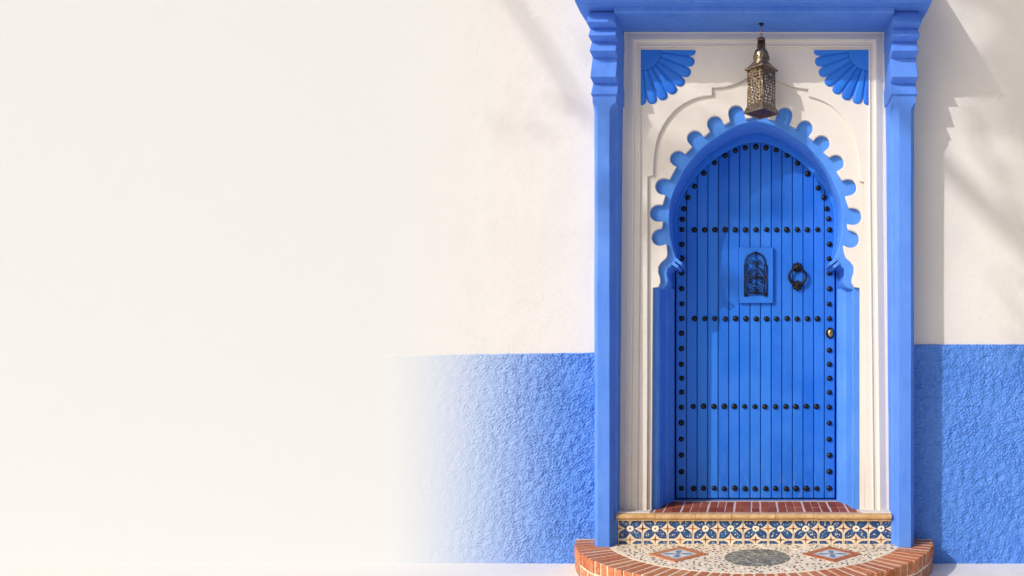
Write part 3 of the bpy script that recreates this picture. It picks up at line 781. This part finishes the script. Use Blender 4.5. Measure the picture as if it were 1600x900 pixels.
# red tread bricks in two courses
def brickmesh(name, w, d, h, mat, bev=0.002):
    bm = bmesh.new(); box(bm, -w / 2, w / 2, -d / 2, d / 2, -h, 0, bev); bmesh.ops.recalc_face_normals(bm, faces=bm.faces)
    me = bpy.data.meshes.new(name); bm.to_mesh(me); bm.free(); me.materials.append(mat); return me
bwid = 0.0515; me = brickmesh('brick', bwid - 0.0065, 0.178, 0.02, M_TREAD)
me2 = brickmesh('brick', bwid - 0.0065, 0.168, 0.02, M_TREAD)
for row, (yc, m) in enumerate(((-0.003, me), (0.178, me2))):
    for k in range(-12, 13):
        x = PX(1181) + (k + 0.06 * math.sin(k * 2.3)) * bwid
        if abs(x - PX(1181)) > 0.60: continue
        o = obj_from('brick', m, None, step); o.location = (x + rnd.uniform(-.001, .001), yc + rnd.uniform(-.002, .002) + (0 if row else rnd.choice((0, 0, 0, -.0))), ZTREAD + rnd.uniform(-0.001, 0.001)); o.rotation_euler = (0, 0, R(rnd.uniform(-1, 1))); P0(o)
# bullnose edging in pieces
def nose_mesh(w):
    bm = bmesh.new(); prof = [(-0.07, 0), (-0.108, 0.0), (-0.122, -0.004), (-0.129, -0.013), (-0.127, -0.024), (-0.118, -0.0295), (-0.110, -0.031), (-0.112, -0.033), (-0.114, -0.037), (-0.112, -0.042), (-0.098, -0.044), (-0.07, -0.044)]
    loft(bm, [[(x, y, z) for y, z in prof] for x in (-w / 2, -w / 2 + 0.002, w / 2 - 0.002, w / 2)]); bmesh.ops.recalc_face_normals(bm, faces=bm.faces)
    me = bpy.data.meshes.new('edging'); bm.to_mesh(me); bm.free(); me.materials.append(M_NOSE); return me
xs = [963, 1024, 1087, 1143, 1212, 1271, 1333, 1393]
for a, c in zip(xs, xs[1:]):
    x0, x1 = PX(a, -.12), PX(c, -.12); o = obj_from('edging', nose_mesh(x1 - x0 - 0.002), None, step); o.location = ((x0 + x1) / 2, rnd.uniform(-.001, .001), ZTREAD + 0.002 + rnd.uniform(-.001, .001)); o.rotation_euler[1] = R(rnd.uniform(-.3, .3)); P0(o)
    o['label'] = 'tan glazed edging piece' if False else o.name
    del o['label']
# riser tiles
tp = 0.1445; x0 = PX(966, YRIS); zc = PZ(826, YRIS); zt0 = ZLAND; zt1 = ZTREAD - 0.041
bm = bmesh.new(); box(bm, -tp / 2 + 0.0008, tp / 2 - 0.0008, 0, 0.016, zt0 - zc, zt1 - zc, 0.0012); bmesh.ops.recalc_face_normals(bm, faces=bm.faces)
rt = bpy.data.meshes.new('riser_tile'); bm.to_mesh(rt); bm.free(); rt.materials.append(M_TILE)
xe = PX(1391.5, YRIS)
for k in range(11):
    o = obj_from('riser_tile', rt, None, step); o.location = (x0 + (k + 0.5) * tp - 0.004, YRIS + rnd.uniform(-.0008, .0008), zc); o.rotation_euler = (R(rnd.uniform(-.3, .3)), 0, R(rnd.uniform(-.3, .3))); P0(o)

# ------------------------------------------------------------------ the round landing
land = thing('round_landing', 'half-round landing of pebbled cream terrazzo with a terracotta brick rim', 'step', (0, 0.194, 0))
CL = 0.194; RI, RO = 0.895, 1.070
def arc_poly(r, ycut, n=96):
    a0 = math.asin((CL - ycut) / r)
    return [(-r * math.cos(a0 + (math.pi - 2 * a0) * k / n), CL - r * math.sin(a0 + (math.pi - 2 * a0) * k / n)) for k in range(n + 1)]
def slab(name, poly, z0, z1, mat, bev=0):
    bm = bmesh.new(); a = [bm.verts.new((x, y, z1)) for x, y in poly]; b = [bm.verts.new((x, y, z0)) for x, y in poly]
    bm.faces.new(a); bm.faces.new(b[::-1]); n = len(a)
    for k in range(n): bm.faces.new((a[k], a[(k + 1) % n], b[(k + 1) % n], b[k]))
    return P0(from_bm(name, bm, mat, land))
slab('mortar_core', arc_poly(RO - 0.005, YW - 0.004), 0.001, ZLAND - 0.0015, M_GROUT)
slab('terrazzo', arc_poly(RI - 0.004, YW - 0.008), ZLAND - 0.02, ZLAND, M_TERR)
NBk = 52; astep = math.pi / NBk
def wedge(name, r0, r1, z0, z1, ang, gap, mat):
    bm = bmesh.new(); V = []
    for z in (z0, z1):
        for r, s in ((r0, -1), (r1, -1), (r1, 1), (r0, 1)):
            a = s * (ang / 2 - gap / 2 / r); V.append(bm.verts.new((r * math.sin(a), -r * math.cos(a), z)))
    for f in ((0, 1, 2, 3), (4, 5, 6, 7), (0, 1, 5, 4), (1, 2, 6, 5), (2, 3, 7, 6), (3, 0, 4, 7)): bm.faces.new([V[i] for i in f])
    bmesh.ops.recalc_face_normals(bm, faces=bm.faces)
    bmesh.ops.bevel(bm, geom=list(bm.edges), offset=0.003, segments=1, affect='EDGES')
    bmesh.ops.recalc_face_normals(bm, faces=bm.faces)
    me = bpy.data.meshes.new(name); bm.to_mesh(me); bm.free(); me.materials.append(mat); return me
wm = [wedge('brick', RI, RO + d, ZLAND - 0.068, ZLAND, astep, 0.0105, M_RIM) for d in (0.0, 0.004, -0.003)]
wl2 = wedge('brick', RO - 0.1, RO - 0.002, 0.004, ZLAND - 0.078, astep * 1.9, 0.012, M_SIDE)
for k in range(NBk):
    a = -math.pi / 2 + astep * (k + 0.5)
    if CL - RI * math.cos(a) > YW - 0.02: continue
    o = obj_from('brick', wm[rnd.randrange(3)], None, land); o.location = (0, CL, rnd.uniform(-0.0015, 0.002)); o.rotation_euler[2] = a + rnd.uniform(-.002, .002); P0(o)
for k in range(NBk // 2 + 1):
    a = -math.pi / 2 + astep * 1.95 * (k + 0.4)
    if CL - RO * math.cos(a) > YW - 0.02 or a > math.pi / 2: continue
    o = obj_from('brick', wl2, None, land); o.location = (0, CL, 0); o.rotation_euler[2] = a; P0(o)
# medallion and diamonds
MX, MY, MR = 0.017, -0.395, 0.176
bm = bmesh.new(); lathe(bm, [(MR, -0.01), (MR, 0.002), (MR - 0.003, 0.003)], 48, 'Z', (MX, MY, ZLAND)); P0(from_bm('medallion', bm, M_MEDAL, land))
DI = []
for cx, hx, hy in ((-0.413, 0.165, 0.155), (0.425, 0.160, 0.155)):
    cy = -0.325; DI.append((cx, cy, 0.175)); s = 0.165; w = 0.034
    dm = bpy.data.objects.new('diamond_inlay', None); link(dm, land); dm.location = (cx, cy, ZLAND); P0(dm)
    for k in range(4):
        bm = bmesh.new(); a = R(90 * k)
        p = [(s, 0), (0, s), (0, s - w * 1.75), (s - w * 1.75, 0)]
        q = [(x * math.cos(a) - y * math.sin(a), x * math.sin(a) + y * math.cos(a)) for x, y in p]
        c = (sum(x for x, y in q) / 4, sum(y for x, y in q) / 4); q = [(c[0] + (x - c[0]) * 0.985, c[1] + (y - c[1]) * 0.985) for x, y in q]
        A = [bm.verts.new((x, y, 0.0035)) for x, y in q]; B = [bm.verts.new((x, y, -0.005)) for x, y in q]
        bm.faces.new(A); bm.faces.new(B[::-1])
        for i in range(4): bm.faces.new((A[i], A[(i + 1) % 4], B[(i + 1) % 4], B[i]))
        from_bm('border_strip', bm, M_RIM, dm)
    t = s - w * 1.75 - 0.003; bm = bmesh.new(); q = [(t, 0), (0, t), (-t, 0), (0, -t)]
    A = [bm.verts.new((x, y, 0.003)) for x, y in q]; B = [bm.verts.new((x, y, -0.005)) for x, y in q]
    bm.faces.new(A); bm.faces.new(B[::-1])
    for i in range(4): bm.faces.new((A[i], A[(i + 1) % 4], B[(i + 1) % 4], B[i]))
    from_bm('floral_tile', bm, M_FLORAL, dm)
# pebbles set in the terrazzo
bm = bmesh.new(); placed = []; tries = 0; faces_m = []
while len(placed) < 560 and tries < 40000:
    tries += 1
    x = rnd.uniform(-RI, RI); y = rnd.uniform(CL - RI, 0.0)
    if x * x + (y - CL) ** 2 > (RI - 0.02) ** 2 or y > YRIS - 0.012: continue
    if (x - MX) ** 2 + (y - MY) ** 2 < (MR + 0.012) ** 2: continue
    if any(abs(x - a) + abs(y - b) < c for a, b, c in DI): continue
    r = rnd.choice((0.0045, 0.006, 0.0075, 0.009, 0.011))
    if any((x - a) ** 2 + (y - b) ** 2 < (r + c + 0.008) ** 2 for a, b, c in placed): continue
    placed.append((x, y, r)); n = 7; ph = rnd.uniform(0, 6); el = rnd.uniform(1.1, 1.7); mi = rnd.choices((0, 1, 2, 3), (0.34, 0.30, 0.24, 0.12))[0]
    o_ = []; i_ = []
    for k in range(n):
        a = 2 * math.pi * k / n; j = rnd.uniform(0.8, 1.15)
        dx, dy = r * el * j * math.cos(a), r / el * 1.1 * j * math.sin(a)
        qx, qy = dx * math.cos(ph) - dy * math.sin(ph), dx * math.sin(ph) + dy * math.cos(ph)
        o_.append(bm.verts.new((x + qx, y + qy, ZLAND - 0.001))); i_.append(bm.verts.new((x + qx * .7, y + qy * .7, ZLAND + 0.0022)))
    f = bm.faces.new(i_); f.material_index = mi
    for k in range(n): f = bm.faces.new((o_[k], o_[(k + 1) % n], i_[(k + 1) % n], i_[k])); f.material_index = mi
o = P0(from_bm('pebbles', bm, M_PEB, land)); o['kind'] = 'stuff'

# ------------------------------------------------------------------ the lantern
YL = -0.130; uL = 1 / 266 / rr(YL)
LX = PX(1189.5, YL)
lan = thing('hanging_lantern', 'pierced bronze square lantern hanging on a short chain above the door', 'lantern', (LX, YL, ZSOF))
def LZ(y): return PZ(y, YL)
def put(o): return P0(o)
# hook and chain
bm = bmesh.new(); lathe(bm, [(0.016, 0), (0.016, -0.004), (0.006, -0.008), (0.003, -0.02)], 12, 'Z', (LX, YL, ZSOF))
P0(from_bm('ceiling_hook', bm, M_IRON, lan))
zc_top = ZSOF - 0.016; zc_bot = LZ(59)
nl = 5; ll = (zc_top - zc_bot) / nl
for k in range(nl):
    bm = bmesh.new(); z = zc_top - ll * (k + 0.5); pts = []
    for a in range(0, 360, 30):
        q = (0.0052 * math.cos(R(a)), 0, (ll * 0.62) * math.sin(R(a)))
        pts.append((LX + (q[0] if k % 2 else 0), YL + (0 if k % 2 else q[0]), z + q[2]))
    tube_into(bm, pts, 0.0018, 6, closed=True); P0(from_bm('chain_link', bm, M_BRASS, lan, True))
# neck: ring on posts, dome, spreading roof
bm = bmesh.new()
lathe(bm, [(0.018, LZ(65)), (0.022, LZ(64.5)), (0.023, LZ(61)), (0.019, LZ(59.5)), (0.006, LZ(58))], 20, 'Z', (LX, YL, 0))
lathe(bm, [(0.010, LZ(82)), (0.009, LZ(64))], 10, 'Z', (LX, YL, 0))
for k in range(5):
    a = R(72 * k + 20); tube_into(bm, [(LX + 0.019 * math.cos(a), YL + 0.019 * math.sin(a), LZ(64)), (LX + 0.021 * math.cos(a), YL + 0.021 * math.sin(a), LZ(80))], 0.0042, 6)
P0(from_bm('neck', bm, M_TIN_D, lan, True))
bm = bmesh.new(); lathe(bm, [(0.020, LZ(76)), (0.030, LZ(78)), (0.039, LZ(81.5)), (0.0435, LZ(86)), (0.0435, LZ(99)), (0.047, LZ(101)), (0.047, LZ(103))], 24, 'Z', (LX, YL, 0))
for k in range(8):
    a = R(45 * k); cx, cy = LX + 0.0445 * math.cos(a), YL + 0.0445 * math.sin(a); t = Vector((-math.sin(a), math.cos(a), 0))
    pts = [Vector((cx, cy, LZ(91.5))) + t * (0.013 * (1 - q / 20) * math.cos(q * 0.55)) + Vector((0, 0, 0.016 * (1 - q / 20) * math.sin(q * 0.55))) for q in range(17)]
    tube_into(bm, pts, 0.0022, 5)
P0(from_bm('dome', bm, M_TIN, lan, True))
def sq(h, z, rot=0):     # square with a corner to the street, half diagonal h
    return [(LX + h * math.cos(R(90 * k - 90 + rot)), YL + h * math.sin(R(90 * k - 90 + rot)), z) for k in range(4)]
ROT = 4
bm = bmesh.new(); loft(bm, [sq(0.050, LZ(98), ROT), sq(0.060, LZ(101), ROT), sq(0.078, LZ(105.5), ROT), sq(0.097, LZ(109), ROT), sq(0.097, LZ(110.8), ROT), sq(0.088, LZ(111.5), ROT)]); P0(from_bm('lantern_roof', bm, M_TIN, lan))
ZT, ZB = LZ(111.5), LZ(165.5); HT, HB = 0.0755, 0.077
# corner posts, rails
for k in range(4):
    bm = bmesh.new(); a = R(90 * k - 90 + ROT); tube_into(bm, [(LX + HT * math.cos(a), YL + HT * math.sin(a), ZT + .002), (LX + HB * math.cos(a), YL + HB * math.sin(a), ZB - .002)], 0.0048, 6); P0(from_bm('corner_post', bm, M_TIN, lan, True))
def pierced(p00, p10, p01, p11, nu, nv, seed):
    """a sheet cut through with many irregular holes"""
    r = random.Random(seed); bm = bmesh.new()
    G = {}
    def P(u, v):
        a = Vector(p00).lerp(Vector(p10), u); b = Vector(p01).lerp(Vector(p11), u); return a.lerp(b, v)
    for j in range(nv + 1):
        for i in range(nu + 1):
            ju = 0 if i in (0, nu) else r.uniform(-.28, .28) / nu; jv = 0 if j in (0, nv) else r.uniform(-.28, .28) / nv
            G[i, j] = bm.verts.new(P(i / nu + ju, j / nv + jv))
    for j in range(nv):
        for i in range(nu):
            c = [G[i, j], G[i + 1, j], G[i + 1, j + 1], G[i, j + 1]]; m = sum((v.co for v in c), Vector()) / 4
            border = i in (0, nu - 1) or j in (0, nv - 1)
            if r.random() < 0.07: bm.faces.new(c); continue
            s = r.uniform(0.70, 0.98) * (0.85 if border else 1)
            pts = []
            for q in range(4):
                a = c[q].co; b = c[(q + 1) % 4].co; s1 = s * r.uniform(.75, 1.1); s2 = s * r.uniform(.85, 1.15)
                pts.append(bm.verts.new(m + (a - m) * s1 * 0.82)); pts.append(bm.verts.new(m + ((a + b) / 2 - m) * min(s2, .93)))
            for q in range(4):
                a, b = c[q], c[(q + 1) % 4]; i0, i1, i2 = pts[2 * q], pts[2 * q + 1], pts[(2 * q + 2) % 8]
                bm.faces.new((a, i0, i1)); bm.faces.new((a, i1, b)); bm.faces.new((b, i1, i2))
    return bm
for k in range(4):
    a0, a1 = R(90 * k - 90 + ROT), R(90 * k + ROT)
    c = lambda h, a, z: (LX + h * math.cos(a), YL + h * math.sin(a), z)
    bm = pierced(c(HB, a0, ZB), c(HB, a1, ZB), c(HT, a0, ZT), c(HT, a1, ZT), 5, 11, k + 3)
    o = P0(from_bm('pierced_side', bm, M_TIN, lan)); s = o.modifiers.new('thick', 'SOLIDIFY'); s.thickness = 0.0016; s.offset = 0
# flared base: open tray with a floor
bm = bmesh.new(); loft(bm, [sq(0.079, ZB + .003, ROT), sq(0.081, ZB - 0.002, ROT), sq(0.102, LZ(177), ROT), sq(0.103, LZ(178.3), ROT), sq(0.097, LZ(178.5), ROT), sq(0.080, LZ(174), ROT), sq(0.079, LZ(173.5), ROT)]); P0(from_bm('lantern_base', bm, M_TIN, lan))
bm = bmesh.new(); loft(bm, [sq(0.094, LZ(177.6), ROT), sq(0.094, LZ(177.0), ROT)]); P0(from_bm('base_plate', bm, M_COPPER, lan))

# ------------------------------------------------------------------ the tree across the street whose branches shade the wall
TT = 7.0
def SH(px, py, dt=0.0, Y0=YW):                 # where something must hang, TT metres out, to shade that spot of the wall
    t = TT + dt; return Vector((PX(px, Y0) - SUN.x * t, Y0 - SUN.y * t, PZ(py, Y0) - SUN.z * t))
base = SH(1900, 900); base.z = 0
tree = thing('shade_tree', 'tall leafy tree across the street from the blue door', 'tree', base)
bm = bmesh.new()
fork = SH(1850, 520); top = SH(1700, 60, .4)
tube_into(bm, [base, base.lerp(fork, .5) + Vector((.08, .05, 0)), fork], [0.22, 0.17, 0.13], 10)
P0(from_bm('trunk', bm, M_BARK, tree, True))
def limb(pts, r0, r1):
    bm = bmesh.new(); n = len(pts); tube_into(bm, pts, [r0 + (r1 - r0) * k / (n - 1) for k in range(n)], 7); P0(from_bm('limb', bm, M_BARK, tree, True))
limb([fork, SH(1760, 480), SH(1640, 410, .2), SH(1560, 340, .3), SH(1480, 262, .2), SH(1420, 195, 0), SH(1390, 120, .3)], 0.125, 0.02)
limb([SH(1570, 20), SH(1290, -120), SH(1000, -140), SH(760, -60), SH(840, 60, .5), SH(930, 200, .6)], 0.05, 0.022)
limb([fork, SH(1760, 400, -.2), SH(1670, 300, -.3), SH(1625, 220, -.2), SH(1595, 140, 0), SH(1570, 20)], 0.13, 0.04)
limb([fork, SH(1780, 300), SH(1700, 120), SH(1640, -60), SH(1600, -200)], 0.10, 0.03)
limb([SH(1640, 405, .2), SH(1590, 330, .4), SH(1540, 240, .5), SH(1510, 180, .5)], 0.05, 0.014)
limb([SH(1760, 480), SH(1680, 560, -.3), SH(1600, 500, -.4), SH(1560, 440, -.4)], 0.045, 0.012)
bm = bmesh.new(); lr = random.Random(3)
def clump(px, py, r, n, dt=0.0, Y0=YW):
    c = SH(px, py, dt, Y0)
    for _ in range(n):
        v = Vector((lr.gauss(0, 1), lr.gauss(0, 1), lr.gauss(0, 1))) * r * 0.55
        p = c + v; a = Vector((lr.uniform(-1, 1), lr.uniform(-1, 1), lr.uniform(-.6, .6))).normalized(); b_ = a.orthogonal().normalized(); b_.rotate(Matrix.Rotation(lr.uniform(0, 6.28), 3, a))
        l, w = lr.uniform(.05, .09), lr.uniform(.022, .04)
        q = [bm.verts.new(p - a * l), bm.verts.new(p + b_ * w), bm.verts.new(p + a * l), bm.verts.new(p - b_ * w)]; bm.faces.new(q)
for a in ((1640, 30, .26, 190), (1600, -90, .30, 110), (1640, 150, .28, 190), (1700, 0, .4, 300, .6), (1670, 250, .25, 120), (1560, -160, .28, 60, .5), (1760, 240, .4, 300, .4),
          (1600, -230, .4, 300), (1800, 60, .5, 350, -.5), (1720, 420, .28, 130), (1800, -200, .6, 400), (1700, 560, .25, 90), (1620, 160, .2, 110), 
          (1022, 240, .11, 26, 0, 0.0), (1026, 350, .10, 20, .2, 0.0), (1135, 345, .15, 26, .3, 0.3), (1118, 450, .12, 16, .1, 0.3), (1190, 290, .14, 26, 0, 0.3), (1160, 315, .12, 16, 0, 0.3), (900, 175, .3, 10)): clump(*a)  # small clumps over white panel and door are added to soften the shade there
o = P0(from_bm('leaves', bm, M_LEAF, tree)); o['kind'] = 'stuff'
